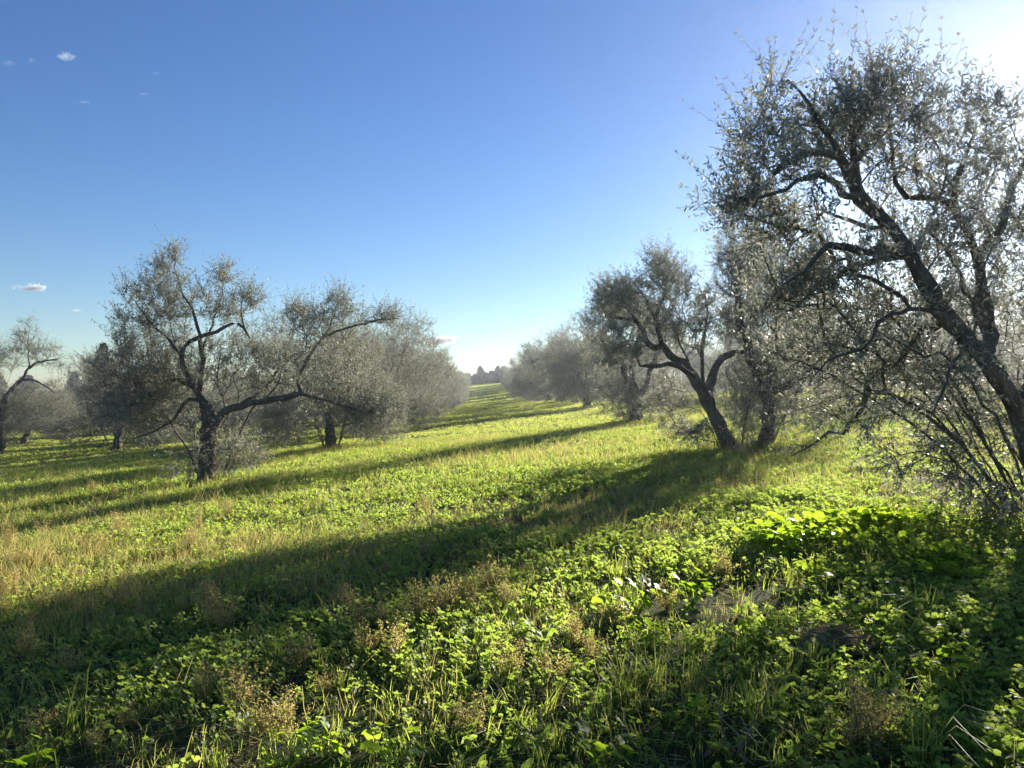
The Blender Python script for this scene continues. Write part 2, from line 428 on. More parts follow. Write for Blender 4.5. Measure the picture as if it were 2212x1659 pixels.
# ---- near left tree
traced_tree('olive_tree', (447, 1043), 'dark trunked olive tree left of the lane with long limb bending right, nearest on left', ROWG,
    ([(449, 985, 0), (452, 940, 0), (455, 900, 0), (445, 880, 0)], .185, .15),
    [([(460, 940, 0), (490, 892, -.1), (525, 875, -.2), (560, 864, -.3), (610, 860, -.4), (650, 850, -.4)], .10, .058),
     ([(650, 850, -.4), (648, 815, -.2), (665, 776, 0), (690, 741, .2), (730, 716, .3), (776, 704, .3), (830, 690, .3), (866, 690, .2)], .044, .010),
     ([(650, 850, -.4), (690, 862, -.6), (740, 878, -.7), (790, 896, -.8)], .035, .01),
     ([(690, 741, .2), (720, 690, .2), (735, 650, .2)], .022, .008),
     ([(455, 895, 0), (495, 885, .5), (560, 850, 1.1), (600, 800, 1.6), (620, 740, 1.8)], .06, .02),
     ([(445, 880, 0), (425, 850, 0), (408, 821, -.1), (397, 793, -.1), (396, 755, -.1), (410, 736, -.2), (434, 729, -.2), (467, 716, -.3), (496, 700, -.3), (526, 709, -.3), (540, 730, -.4)], .08, .014),
     ([(526, 709, -.3), (520, 675, -.3), (530, 640, -.3)], .018, .008),
     ([(428, 850, 0), (437, 800, .2), (436, 748, .2), (424, 690, .2), (392, 630, .1), (380, 575, .1)], .06, .012),
     ([(396, 770, -.1), (365, 735, -.3), (330, 700, -.5), (300, 650, -.5)], .035, .01),
     ([(436, 760, .2), (455, 710, .5), (480, 650, .5), (485, 600, .5)], .03, .008),
     ([(437, 872, 0), (408, 861, -.3), (387, 890, -.5), (376, 908, -.6), (339, 926, -.8), (295, 942, -.9)], .045, .012),
     ([(415, 830, 0), (370, 820, .7), (320, 830, 1.4), (280, 850, 1.8)], .05, .015)],
    [(375, 640, 0, 75, 60, .7, 70), (352, 575, .1, 30, 34, .3, 28), (382, 545, .1, 12, 30, .2, 14), (300, 620, -.2, 48, 40, .5, 30), (330, 700, 0, 95, 75, 1.0, 130), (480, 650, .2, 62, 68, .7, 62), (484, 585, .2, 15, 34, .25, 18),
     (545, 640, 0, 30, 40, .4, 16), (310, 800, .2, 95, 80, 1.4, 260), (330, 880, 0, 105, 55, 1.4, 230), (430, 800, .4, 110, 90, 1.2, 110), (520, 770, .6, 90, 80, 1.2, 110),
     (600, 790, .9, 70, 90, 1.2, 110), (700, 690, .2, 100, 52, .8, 90), (735, 640, .2, 45, 25, .4, 20), (640, 665, .5, 30, 30, .4, 20), (820, 680, .2, 55, 28, .5, 34), (690, 790, .2, 110, 80, 1.2, 150),
     (760, 860, -.3, 90, 55, .9, 110), (500, 960, .2, 90, 55, .6, 50), (410, 980, .2, 50, 45, .5, 20)],
    8200, suck=(16, 1.5, .8, (.3, 0)), npairs=7, leaf=(.070, .019), up=.36, L=(.18, .5), inset=(8, 10, .95), zdroop=2.3)
# ---- near right tree, leaning into the picture
nb, nD = ground_at(2250, 1100)
traced_tree('olive_tree', (2275, 1110), 'large leaning olive tree at the right edge, nearest of all with branches against the sun', ROWG,
    ([(2252, 1050, 0), (2222, 980, 0), (2194, 886, 0), (2162, 826, -.1), (2127, 771, -.1), (2087, 727, -.2), (2051, 690, -.2), (2008, 632, -.2), (1975, 572, -.3)], .10, .07),
    [([(1975, 572, -.3), (1941, 511, -.3), (1902, 464, -.3), (1862, 424, -.3), (1838, 372, -.4), (1810, 342, -.4), (1775, 330, -.5), (1740, 325, -.5), (1711, 337, -.6), (1680, 360, -.7), (1645, 400, -.8)], .07, .012),
     ([(2127, 771, -.1), (2135, 700, .3), (2122, 610, .5), (2108, 539, .6), (2088, 497, .6), (2052, 452, .6), (2029, 438, .6), (1989, 430, .5), (1945, 424, .4), (1928, 395, .4), (1930, 333, .4), (1918, 260, .4)], .06, .012),
     ([(2052, 452, .6), (2060, 400, .8), (2078, 340, .9), (2100, 280, 1.0)], .045, .012),
     ([(2112, 560, .6), (2150, 480, 1.0), (2190, 400, 1.3), (2215, 320, 1.4)], .05, .012),
     ([(1862, 424, -.3), (1850, 350, 0), (1838, 280, .1), (1848, 225, .1), (1860, 190, .1)], .04, .008),
     ([(1810, 342, -.4), (1795, 290, -.3), (1760, 230, -.3), (1700, 180, -.3)], .03, .008),
     ([(1941, 547, -.3), (1910, 535, -.6), (1870, 527, -.9), (1826, 535, -1.1), (1795, 531, -1.2), (1767, 547, -1.3), (1735, 583, -1.4), (1690, 620, -1.5)], .036, .008),
     ([(1955, 558, -.3), (1898, 563, -.1), (1846, 575, .1), (1806, 591, .2), (1767, 622, .3), (1719, 662, .4)], .045, .012),
     ([(1925, 495, -.3), (1878, 495, .1), (1838, 480, .3), (1800, 462, .5), (1760, 452, .6)], .028, .008),
     ([(1862, 424, -.3), (1800, 400, -.7), (1740, 395, -1.0), (1670, 420, -1.2), (1620, 450, -1.3)], .035, .01),
     ([(2051, 690, -.2), (2012, 676, -.3), (1972, 672, -.5), (1925, 684, -.7), (1897, 702, -.8), (1885, 739, -.9), (1835, 762, -1), (1781, 785, -1.1), (1748, 830, -1.2)], .022, .004),
     ([(2040, 680, -.2), (1990, 720, .4), (1948, 770, .5), (1908, 806, .5), (1877, 828, .5), (1869, 878, .5), (1829, 906, .5), (1819, 932, .5), (1785, 931, .5), (1750, 957, .5), (1704, 984, .5)], .036, .006),
     ([(2090, 730, -.2), (2060, 790, -.9), (2030, 860, -1.1), (2000, 940, -1.2)], .016, .004),
     ([(2194, 886, 0), (2230, 780, .5), (2270, 680, .8), (2290, 560, .9)], .045, .015)],
    [(1760, 250, -.2, 115, 75, .8, 110), (1860, 205, 0, 100, 55, .7, 70), (1885, 165, .1, 45, 32, .5, 22), (1655, 190, -.2, 40, 50, .4, 26), (1640, 300, -.3, 55, 80, .6, 55), (1660, 400, -.7, 105, 60, .9, 105),
     (1600, 430, -.8, 50, 45, .5, 50), (1700, 470, -.8, 95, 55, .8, 90), (1850, 290, 0, 150, 95, 1.1, 180), (1990, 240, .4, 80, 60, .8, 60), (1985, 180, .3, 28, 34, .4, 12), (2090, 260, .6, 70, 60, .8, 45), (2115, 215, .6, 26, 34, .3, 12),
     (2000, 360, .4, 130, 80, 1.2, 125), (2130, 360, .8, 90, 80, 1.1, 75), (2240, 330, 1, 60, 110, 1.1, 60), (2180, 480, .8, 110, 90, 1.3, 120), (2020, 500, .2, 110, 80, 1.3, 140), (1800, 560, -.4, 120, 55, 1.2, 130),
     (1720, 620, -.3, 110, 65, 1.1, 170), (1900, 640, .3, 140, 60, 1.2, 120), (2080, 620, .6, 120, 80, 1.1, 110), (2200, 640, .5, 90, 110, 1.3, 110), (1800, 740, .3, 150, 75, 1.3, 170),
     (1950, 780, .3, 150, 90, 1.4, 170), (2080, 860, .8, 110, 110, 1.0, 130), (1830, 860, .2, 110, 70, 1.0, 55), (2190, 800, 1.0, 80, 120, .9, 50), (2000, 960, .2, 130, 70, 1.0, 70), (2120, 1040, .2, 110, 80, .9, 95), (2200, 1120, .2, 80, 60, .7, 50), (2310, 930, .2, 90, 140, 1.3, 120), (2330, 720, .3, 100, 120, 1.4, 120), (2290, 520, .6, 80, 100, 1.2, 60)],
    4500, suck=(26, 2.2, 1.1, (-.7, 0)), inset=(20, 24, .72), npairs=8, leaf=(.068, .0165), seg=2, up=.36, zdroop=2.0, L=(.2, .5))
# ---- second tree on the right, forked
traced_tree('olive_tree', (1585, 976), 'olive tree with leaning forked trunk, second on the right side of the lane', ROWG,
    ([(1572, 955, 0), (1553, 920, 0), (1530, 867, 0)], .165, .13),
    [([(1530, 867, 0), (1507, 831, -.2), (1487, 801, -.3), (1474, 781, -.4), (1448, 765, -.5), (1431, 747, -.6), (1424, 722, -.6), (1421, 679, -.6), (1432, 630, -.5)], .11, .02),
     ([(1436, 752, -.6), (1415, 752, -.6), (1395, 736, -.7), (1378, 699, -.8), (1342, 687, -.9), (1310, 680, -1)], .07, .02),
     ([(1500, 815, -.2), (1478, 800, -.7), (1461, 793, -.9), (1441, 788, -1), (1414, 793, -1.1), (1388, 791, -1.2)], .065, .03),
     ([(1530, 860, 0), (1537, 824, .2), (1543, 801, .3), (1560, 775, .4), (1586, 764, .5), (1620, 755, .6), (1650, 730, .6)], .10, .03),
     ([(1520, 845, 0), (1514, 811, .4), (1515, 752, .6), (1524, 679, .7), (1520, 640, .7)], .045, .012),
     ([(1421, 690, -.6), (1395, 650, -.5), (1370, 610, -.4)], .03, .01),
     ([(1378, 699, -.8), (1350, 660, -.6), (1330, 620, -.5)], .03, .01)],
    [(1340, 640, -.5, 62, 48, 1.2, 130), (1420, 590, -.4, 42, 58, .9, 80), (1412, 545, -.3, 14, 22, .3, 9), (1460, 620, 0, 36, 55, .9, 60), (1400, 680, -.3, 90, 50, 1.5, 120), (1520, 660, .7, 26, 60, .8, 50),
     (1480, 720, .3, 80, 50, 1.4, 90), (1340, 740, -.8, 60, 60, 1.3, 80), (1600, 700, .6, 60, 60, 1.3, 90), (1440, 860, .8, 60, 60, 1.1, 80), (1500, 920, .2, 60, 40, .9, 60), (1640, 790, .8, 70, 60, 1.3, 90), (1620, 900, .8, 60, 60, 1.1, 70)],
    4200, inset=(5, 6, 1), suck=(16, 2.0, 1.0, (0, 0)), npairs=7, leaf=(.070, .018), up=.34, zdroop=2.2)
# ---- tree just behind it
traced_tree('olive_tree', (1652, 962), 'taller olive tree close behind the forked tree on the right', ROWG,
    ([(1655, 930, 0), (1660, 890, 0), (1650, 840, 0)], .15, .12),
    [([(1650, 840, 0), (1625, 780, -.3), (1610, 720, -.4), (1600, 660, -.5), (1595, 600, -.5), (1590, 550, -.5)], .10, .02),
     ([(1650, 840, 0), (1670, 770, .3), (1680, 690, .5), (1670, 620, .5), (1660, 550, .5)], .10, .02),
     ([(1660, 860, 0), (1720, 820, .3), (1780, 790, .6), (1820, 770, .6)], .08, .02),
     ([(1655, 850, 0), (1610, 830, .8), (1580, 800, 1.2)], .05, .02)],
    [(1590, 590, -.3, 42, 75, .9, 120), (1570, 520, -.3, 22, 24, .5, 14), (1640, 570, .2, 60, 70, 1.2, 120), (1640, 680, .2, 80, 60, 1.4, 130), (1720, 640, .4, 70, 80, 1.4, 110), (1780, 740, .5, 90, 70, 1.5, 140),
     (1700, 790, .2, 90, 60, 1.4, 110), (1800, 830, .4, 80, 50, 1.3, 80), (1720, 880, .2, 90, 45, 1.1, 80), (1640, 850, .6, 60, 50, 1.0, 40)],
    4800, suck=(14, 2.0, .9), npairs=7, leaf=(.070, .018), up=.34, zdroop=2.0)
# ---- third on the right
traced_tree('olive_tree', (1375, 908), 'olive tree with upright forked trunk, third on the right side of the lane', ROWG,
    ([(1376, 885, 0), (1375, 857, 0)], .21, .16),
    [([(1375, 857, 0), (1355, 824, -.4), (1345, 781, -.6), (1328, 757, -.8), (1305, 745, -1)], .14, .04),
     ([(1375, 857, 0), (1370, 818, .2), (1365, 775, .3), (1378, 718, .4), (1375, 680, .4)], .12, .03),
     ([(1378, 860, 0), (1395, 834, .3), (1408, 791, .3), (1424, 761, .3), (1440, 735, .4)], .12, .04)],
    [(1290, 700, -.8, 40, 42, 1.6, 80), (1350, 660, 0, 50, 42, 1.6, 90), (1400, 690, .3, 45, 45, 1.5, 70), (1310, 770, -.4, 55, 42, 1.6, 90), (1430, 760, .5, 45, 50, 1.6, 80), (1390, 770, 1.2, 60, 50, 1.5, 70),
     (1330, 850, -.2, 50, 36, 1.5, 90), (1420, 850, .4, 45, 40, 1.5, 80), (1375, 880, .6, 60, 25, 1.2, 40)],
    4200, suck=(16, 2.0, 1.2), npairs=6, leaf=(.085, .024), up=.34, zdroop=2.0, L=(.25, .6))
# ---- left tree at the frame edge (second row)
traced_tree('olive_tree', (0, 978), 'olive tree cut by the left edge of the photo with thin curved dark limb', ROWG,
    ([(4, 950, 0), (0, 900, 0), (14, 856, 0)], .2, .13),
    [([(14, 856, 0), (30, 835, 0), (48, 819, 0), (64, 793, 0), (95, 780, 0), (125, 775, 0)], .11, .03),
     ([(48, 819, 0), (80, 824, -.3), (105, 840, -.5), (120, 850, -.6)], .06, .02),
     ([(0, 890, 0), (-40, 840, 0), (-70, 790, 0)], .1, .04), ([(64, 793, 0), (60, 750, .2), (62, 715, .2)], .04, .01)],
    [(62, 735, 0, 35, 45, 1, 50), (60, 700, 0, 10, 14, .3, 5), (10, 770, 0, 60, 40, 1.5, 80), (100, 770, 0, 40, 30, 1.0, 40), (20, 880, 0, 75, 50, 1.6, 200), (-60, 780, 0, 80, 70, 1.6, 90), (90, 870, .5, 55, 45, 1.4, 130), (15, 930, -.2, 45, 28, 1, 90), (-60, 900, 0, 60, 50, 1.5, 50)],
    5200, suck=(8, 1.4, .8), npairs=6, leaf=(.085, .023), up=.34, zdroop=2.0, L=(.25, .6))

# ---- generic row trees: built once each, copied along the rows
def proto_tree(seed, h=5.2, rad=3.1, skirt=1.0, n_shoot=2300, leaf=(.10, .030), L=(.3, .65), npairs=6, lean=0, loc=(0, 0, 0), ntrunk=1, bareplume=False):
    global rng
    keep = rng; rng = np.random.default_rng(seed)
    base = np.array([0., 0, 0])
    root = empty('olive_tree', (0, 0, 0), '', 'olive tree', ROWG)
    sk = Skel(base)
    th = rng.uniform(.9, 1.4); lx, ly = rng.normal(0, .25, 2) + np.array([lean, 0])
    fork = np.array([lx, ly, th])
    sk.limb([base, np.array([lx * .3, ly * .3, th * .5]), fork], .24, .17, .03)
    nl = rng.integers(3, 5); a0 = rng.uniform(0, 6.28)
    A = []
    for i in range(nl):
        a = a0 + i * 6.283 / nl + rng.normal(0, .3); o = np.array([math.cos(a), math.sin(a), 0])
        r1, z1 = rng.uniform(.5, .9), rng.uniform(1.0, 1.5)
        p1 = fork + o * r1 + np.array([0, 0, z1 - .3]); p2 = fork + o * (r1 + rng.uniform(.4, .9)) + np.array([*rng.normal(0, .3, 2), z1 + rng.uniform(.2, .9)])
        p3 = p2 + o * rng.uniform(.3, .8) + np.array([*rng.normal(0, .3, 2), rng.uniform(.2, .9)])
        sk.limb([fork, fork + o * .25 + np.array([0, 0, .3]), p1, p2, p3], .105, .018, .04)
        hh = rng.uniform(.82, 1.0) * h
        c = p3 + o * .15; c[2] = max(p3[2] + .1, hh * .62)
        A.append(blob(c, (rad * .45, rad * .45, hh * .24), 150))
        A.append(blob((c[0] + rng.normal(0, .3), c[1] + rng.normal(0, .3), hh * .9), (.35, .35, hh * .12), 18))
        A.append(blob(p2 + o * .1, (rad * .3, rad * .3, hh * .14), 60))
        a2 = a + rng.normal(0, .4); e = np.array([math.cos(a2), math.sin(a2)]) * rad * .68
        A.append(blob((lx + e[0], ly + e[1], h * .40), (rad * .40, rad * .40, h * .20), 130))
        a2 += .7; e = np.array([math.cos(a2), math.sin(a2)]) * rad * .72
        A.append(blob((lx + e[0], ly + e[1], h * .22), (rad * .36, rad * .36, h * .15), int(90 * skirt)))
    A.append(blob((lx, ly, h * .62), (rad * .5, rad * .5, h * .25), 120))
    A = np.vstack(A); A = A[A[:, 2] > .25]
    for _ in range(10):
        a = rng.uniform(0, 6.28); b = np.array([math.cos(a) * .3, math.sin(a) * .3, -.05]); tp = b + np.array([math.cos(a) * rng.uniform(.2, .9), math.sin(a) * rng.uniform(.2, .9), rng.uniform(1.0, 2.0)])
        par = sk.add(b, 0); 
        for q in catmull([b, (b + tp) / 2 + [0, 0, .1], tp], .25)[0][1:]: par = sk.add(q + rng.normal(0, .02, 3), par)
    sk.grow(A, bf=.3, step=.28, wob=.035)
    finish_tree(root, sk, n_shoot, L=L, npairs=npairs, leaf=leaf, up=.34, zdroop=2.0)
    rng = keep
    return root
# nearer prototypes have finer leaves, far ones coarser
near_p = [proto_tree(11, 5.3, 3.3, 2.4, 9500, (.075, .020), (.22, .5), 7), proto_tree(23, 5.0, 3.2, 2.4, 9500, (.075, .020), (.22, .5), 7, lean=.2)]
mid_p = [proto_tree(s, 5.2 + .3 * math.sin(s), 3.2, 1.2, 5200) for s in (31, 42, 57)]
far_p = [proto_tree(s, 5.2, 3.3, 1.8, 2600, (.17, .06), (.4, .9), 6) for s in (71, 83)]
ORD = ['first', 'second', 'third', 'fourth', 'fifth', 'sixth', 'seventh', 'eighth', 'ninth', 'tenth', 'eleventh', 'twelfth', 'thirteenth',
       'fourteenth', 'fifteenth', 'sixteenth', 'seventeenth', 'eighteenth', 'nineteenth', 'twentieth']
used = set()
cnt = {}
def put(x, y, label, s=1.0, sz=1.0, rz=None, pool=None):
    rs = random.Random(int(x * 31 + y * 17))
    if pool is None: pool = near_p if y < 52 else (mid_p if y < 95 else far_p)
    k = id(pool); i = cnt.get(k, rs.randrange(3)); cnt[k] = i + 1
    pr = pool[i % len(pool)]
    rz = rs.uniform(0, 6.28) if rz is None else rz
    loc = (x, y, float(H(x, y)) - .02)
    if pr.name in used: o = dup(pr, loc, rz, s, label, ROWG, s * sz)
    else:
        used.add(pr.name); o = pr; o.location = loc; o.rotation_euler = (0, 0, rz); o.scale = (s, s, s * sz); o['label'] = label
    return o
# left row beside the lane (x about -5.5), after the traced first tree
ly_ = [25.5, 36, 45, 56, 68, 79, 91, 103, 115, 127, 139, 151, 163, 175, 187, 199]
for i, y in enumerate(ly_):
    put(-6.0 + rng.normal(0, .3) + (.7 if i < 1 else 0), y + rng.normal(0, .5), 'olive tree in the row left of the lane, %s from the camera' % ORD[i + 1], [.80, .98, 1.12][i] if i < 3 else (1.0 if y < 120 else .84) + rng.uniform(-.05, .12), 1.06)
ry_ = [50, 62, 73, 84, 95, 107, 119, 131, 143, 155, 167, 179, 191, 202]
for i, y in enumerate(ry_):
    put(7.3 + rng.normal(0, .3), y + rng.normal(0, .5), 'olive tree in the row right of the lane, %s from the camera' % ORD[i + 3], (1.05 if y < 120 else .84) + rng.uniform(-.08, .12), 1.08)
# second, third and fourth rows on the left
for j, (x0, y0, n) in enumerate([(-18, 38, 12), (-30, 40, 9), (-42, 52, 7), (-55, 64, 6), (-70, 88, 5), (-86, 105, 4)]):
    for i in range(n):
        put(x0 + rng.normal(0, .4), y0 + i * 11.5 + rng.normal(0, .6), 'olive tree in the %s row left of the lane, %s visible from the front' % (ORD[j + 1], ORD[i]), rng.uniform(.78, .92) + (.1 if i < 2 else 0), .92, pool=near_p if y0 + i * 11.5 < 56 and j < 2 else None)
# rows on the right behind the near tree
for j, (x0, y0, n) in enumerate([(19.5, 21, 10), (31.5, 30, 8), (44, 42, 6), (57, 60, 5), (72, 85, 4)]):
    for i in range(n):
        put(x0 + rng.normal(0, .4), y0 + i * 11.5 + rng.normal(0, .6), 'olive tree in the %s row right of the lane, %s visible from the front' % (ORD[j + 1], ORD[i]), 1.0 + rng.uniform(-.08, .1), 1.05)
for p in near_p + mid_p + far_p:
    if p.name not in used:
        for c in list(p.children): bpy.data.objects.remove(c)
        bpy.data.objects.remove(p)

# ------------------------------------------------------------------ far trees at the end of the lane and the dark pine
def tall_tree(seed, h, w, n=4200, leaf=.5, layered=False):
    global rng
    keep = rng; rng = np.random.default_rng(seed)
    root = empty('eucalyptus_tree', (0, 0, 0), '', 'tree', 'tall trees closing the far end of the lane')
    V, F = tubes([(np.array([[0, 0, -.3], [.1, 0, h * .3], [0, .1, h * .6], [.1, 0, h * .93]]), np.array([.035, .028, .016, .004]) * h)], lambda m: 8)
    mesh_obj('trunk', V, F, M['bark'], root)
    t = rng.random(n) ** .8
    z = h * (.02 + .98 * t)
    lump = .55 + .45 * np.sin(t * 17 + rng.uniform(0, 6)) * rng.random(n)
    r = w * (1 - t ** 1.6) * .95 + .25
    k = 18; cz = rng.uniform(.05, .95, k) * h; ca = rng.uniform(0, 6.28, k)
    ci = rng.integers(0, k, n)
    cr = w * (1 - (cz / h) ** 1.7) * .6
    C = np.stack([np.cos(ca) * cr, np.sin(ca) * cr, cz], 1)
    B = C[ci] + nrm(rng.normal(0, 1, (n, 3))) * (rng.random((n, 1)) ** .4) * (w * (.42 - .26 * C[ci][:, 2:] / h)) * np.array([1, 1, 1.25])
    a = rng.uniform(0, 6.28, n); rr = r * np.sqrt(rng.random(n))
    Q = np.stack([np.cos(a) * rr, np.sin(a) * rr, z], 1)
    P = np.where((rng.random(n) < .6)[:, None], B, Q)
    d = nrm(rng.normal(0, 1, (n, 3)) + [0, 0, .6])
    Vl, Fl, per = leaves(P, d, rng.normal(0, 1, (n, 3)), leaf * rng.uniform(.6, 1.4, n), leaf * .6 * rng.uniform(.7, 1.3, n))
    mesh_obj('crown', Vl, Fl, M['conifer'], root, np.repeat(rng.random(n), per))
    rng = keep
    return root
tp = [tall_tree(101, 4.6, 2.3, leaf=.34), tall_tree(102, 3.8, 2.8, leaf=.34), tall_tree(103, 5.6, 2.1, leaf=.34)]
PL = ['left end', 'left part', 'middle', 'right part', 'right end']
placed = 0
for i in range(34):
    if i < 20: u = 978 + i * 7.2 + rng.normal(0, 2); y = rng.uniform(222, 250)
    else: u = -60 + (i - 20) * 66 + rng.normal(0, 12); y = rng.uniform(215, 250)
    d = y; p = at(u, 830, d); x, yy = p[0], p[1]
    hs = rng.uniform(.6, .9) if i < 20 else rng.uniform(1.0, 1.5)
    if i in (8, 9): hs = 1.0
    if i in (15,): hs = 1.0
    lab = ('tall dark tree closing the far lane end, %s from the left' % ORD[i]) if i < 20 else 'dark tree of the far treeline beyond the left rows, %s from the left' % ORD[i - 20]
    pr = tp[i % 3]; loc = (x, yy, float(H(x, yy)))
    if i < 3: pr.location = loc; pr.scale = (hs, hs, hs); pr['label'] = lab
    else: dup(pr, loc, rng.uniform(0, 6.28), hs * rng.uniform(.9, 1.3), lab, None if i < 20 else 'dark trees of the far treeline behind the left rows', hs)
pine = tall_tree(205, 9.0, 3.4, 5200, .26)
p = at(222, 830, 62); pine.location = (p[0], p[1], float(H(p[0], p[1]))); pine.name = 'pine_tree'
pine.scale = (.72, .72, .82)
tag(pine, 'dark green pine standing above the olive trees on the left', 'pine tree', 'conifer behind the left rows')
del pine['group']

# ------------------------------------------------------------------ ground cover
def in_view(x, y, marg=1.25):
    X_ = x * CR[0] + y * CR[1]; D_ = x * CF[0] + y * CF[1]
    return (D_ > 1.2) & (np.abs(X_) < D_ * .667 * marg + 1.2)
def sample_pts(dens, d0, d1, xlim=None):
    w = d1 * .667 * 1.3 + 2
    if xlim: w = min(w, xlim)
    n = int(dens * 2 * w * (d1 - d0))
    x = rng.uniform(-w, w, n); y = rng.uniform(d0, d1, n)
    m = in_view(x, y); return x[m], y[m]
def scatter(variants, x, y, scale, tilt=.12, zoff=0.0, rot=math.pi):
    """variants: list of (V, F, var). Returns merged V, F, var"""
    n = len(x); pick = rng.integers(0, len(variants), n); a = rng.uniform(-rot, rot, n)
    z = H(x, y) + zoff; VV, FF, WW, off = [], [], [], 0
    tv = rng.normal(0, .16, n)
    for k, (V, F, w) in enumerate(variants):
        m = pick == k
        if not m.any(): continue
        c, s = np.cos(a[m])[:, None], np.sin(a[m])[:, None]; sc_ = scale[m][:, None]
        tx, ty = rng.normal(0, tilt, (2, m.sum(), 1))
        X_ = (V[None, :, 0] * c - V[None, :, 1] * s); Y_ = (V[None, :, 0] * s + V[None, :, 1] * c); Z_ = V[None, :, 2] + 0 * X_
        X_ = X_ + Z_ * tx; Y_ = Y_ + Z_ * ty
        P = np.stack([X_ * sc_ + x[m][:, None], Y_ * sc_ + y[m][:, None], Z_ * sc_ + z[m][:, None]], -1).reshape(-1, 3)
        VV.append(P); FF.append((F[None] + (np.arange(m.sum()) * len(V))[:, None, None]).reshape(-1, F.shape[1]) + off)
        WW.append(np.clip(w[None] + tv[m][:, None], 0, 1).ravel()); off += len(P)
    return np.vstack(VV), np.vstack(FF), np.concatenate(WW)
def merge(parts):
    VV, FF, WW, off = [], [], [], 0
    for V, F, w in parts:
        VV.append(V); FF.append(F + off); WW.append(w); off += len(V)
    return np.vstack(VV), np.vstack(FF), np.concatenate(WW)

def ribbon(p0, p1, w):             # thin crossed-free stem strip: one quad
    p0 = np.asarray(p0, float); p1 = np.asarray(p1, float)
    s = nrm(np.cross(p1 - p0, [random.uniform(-1, 1), random.uniform(-1, 1), .2])) * w
    return np.array([p0 - s, p0 + s, p1 + s * .6, p1 - s * .6])
def roundleaf(c, d, nr, L, W, var, lobes=False):
    """six-sided leaflet as two quads folded on the midrib"""
    d = nrm(np.asarray(d, float)); s = nrm(np.cross(d, nr)); nr = np.cross(s, d)
    f = .12 * L
    V = np.array([c, c + d * L * .35 + s * W * .5 + nr * f, c + d * L * .8 + s * W * .38 + nr * f * .6, c + d * L, c + d * L * .8 - s * W * .38 + nr * f * .6, c + d * L * .35 - s * W * .5 + nr * f])
    return V, np.array([[0, 1, 2, 3], [0, 3, 4, 5]]), np.full(6, var)
def clover_variant(nl=5, h=.11, ll=.024):
    parts = []
    for _ in range(nl):
        a = random.uniform(0, 6.28); r = random.uniform(.01, .07); hh = h * random.uniform(.45, 1.1)
        top = np.array([math.cos(a) * r, math.sin(a) * r, hh]); v = random.uniform(.2, .9)
        parts.append((ribbon((top[0] * .3, top[1] * .3, 0), top, .0012), np.array([[0, 1, 2, 3]]), np.full(4, .1)))
        nr = nrm(np.array([.50 + random.gauss(0, .5), .72 + random.gauss(0, .5), .75])); b = random.uniform(0, 6.28)
        for k in range(3):
            t = b + k * 2.094; d = np.array([math.cos(t), math.sin(t), 0]); d = d - nr * d.dot(nr) + nr * .15
            parts.append(roundleaf(top, d, nr, ll * random.uniform(.8, 1.2), ll * .95, v))
    return merge(parts)
def broad_variant(nl=6, L=.06, W=.024, up=.8):
    parts = []
    for _ in range(nl):
        a = random.uniform(0, 6.28); o = np.array([math.cos(a), math.sin(a), 0]); v = random.uniform(.1, .8)
        d = o + np.array([0, 0, random.uniform(.2, 1.6) * up]); d = nrm(d); st = random.uniform(.02, .07)
        nr = nrm(np.array([.45 + random.gauss(0, .35), .65 + random.gauss(0, .35), .6]))
        p = o * .005 + d * st
        parts.append((ribbon((0, 0, 0), p, .0014), np.array([[0, 1, 2, 3]]), np.full(4, .1)))
        parts.append(roundleaf(p, d, nr, L * random.uniform(.6, 1.2), W * random.uniform(.8, 1.3), v))
    return merge(parts)
def grass_variant(nb=7, h=.14, w=.0035, curl=.5, spread=.03, dry=0.0):
    parts = []
    for _ in range(nb):
        a = random.uniform(0, 6.28); o = np.array([math.cos(a), math.sin(a), 0]); b = np.array([random.gauss(0, spread), random.gauss(0, spread), 0])
        H_ = h * random.uniform(.5, 1.15); c = curl * random.uniform(.2, 1.2); s = np.array([-o[1], o[0], 0])
        pts = [b, b + o * c * H_ * .12 + np.array([0, 0, H_ * .4]), b + o * c * H_ * .42 + np.array([0, 0, H_ * .78]), b + o * c * H_ * .95 + np.array([0, 0, H_ * (1 - .25 * c)])]
        ws = [w, w, w * .75, w * .12]
        V = np.vstack([np.array([p - s * q, p + s * q]) for p, q in zip(pts, ws)])
        F = np.array([[0, 1, 3, 2], [2, 3, 5, 4], [4, 5, 7, 6]])
        v = random.uniform(.1, .5) if random.random() > dry else random.uniform(.8, 1)
        parts.append((V, F, np.full(8, v)))
    return merge(parts)
def card_variant(nl=12, r=.12, h=.10, L=.05):
    """loose bunch of leafy blades for distance"""
    parts = []
    for _ in range(nl):
        c = np.array([random.gauss(0, r * .6), random.gauss(0, r * .6), random.uniform(0, h * .6)])
        d = nrm(np.array([random.gauss(0, .6), random.gauss(0, .6), 1.0])); nr = nrm(np.array([random.gauss(0, 1), random.gauss(0, 1), .3]))
        s = nrm(np.cross(d, nr)); W = L * random.uniform(.3, .6); l = L * random.uniform(.8, 1.5)
        V = np.array([c - s * W * .3, c + s * W * .3, c + d * l * .6 + s * W * .5, c + d * l])
        parts.append((V, np.array([[0, 1, 2, 3]]), np.full(4, random.uniform(.05, .8))))
    return merge(parts)

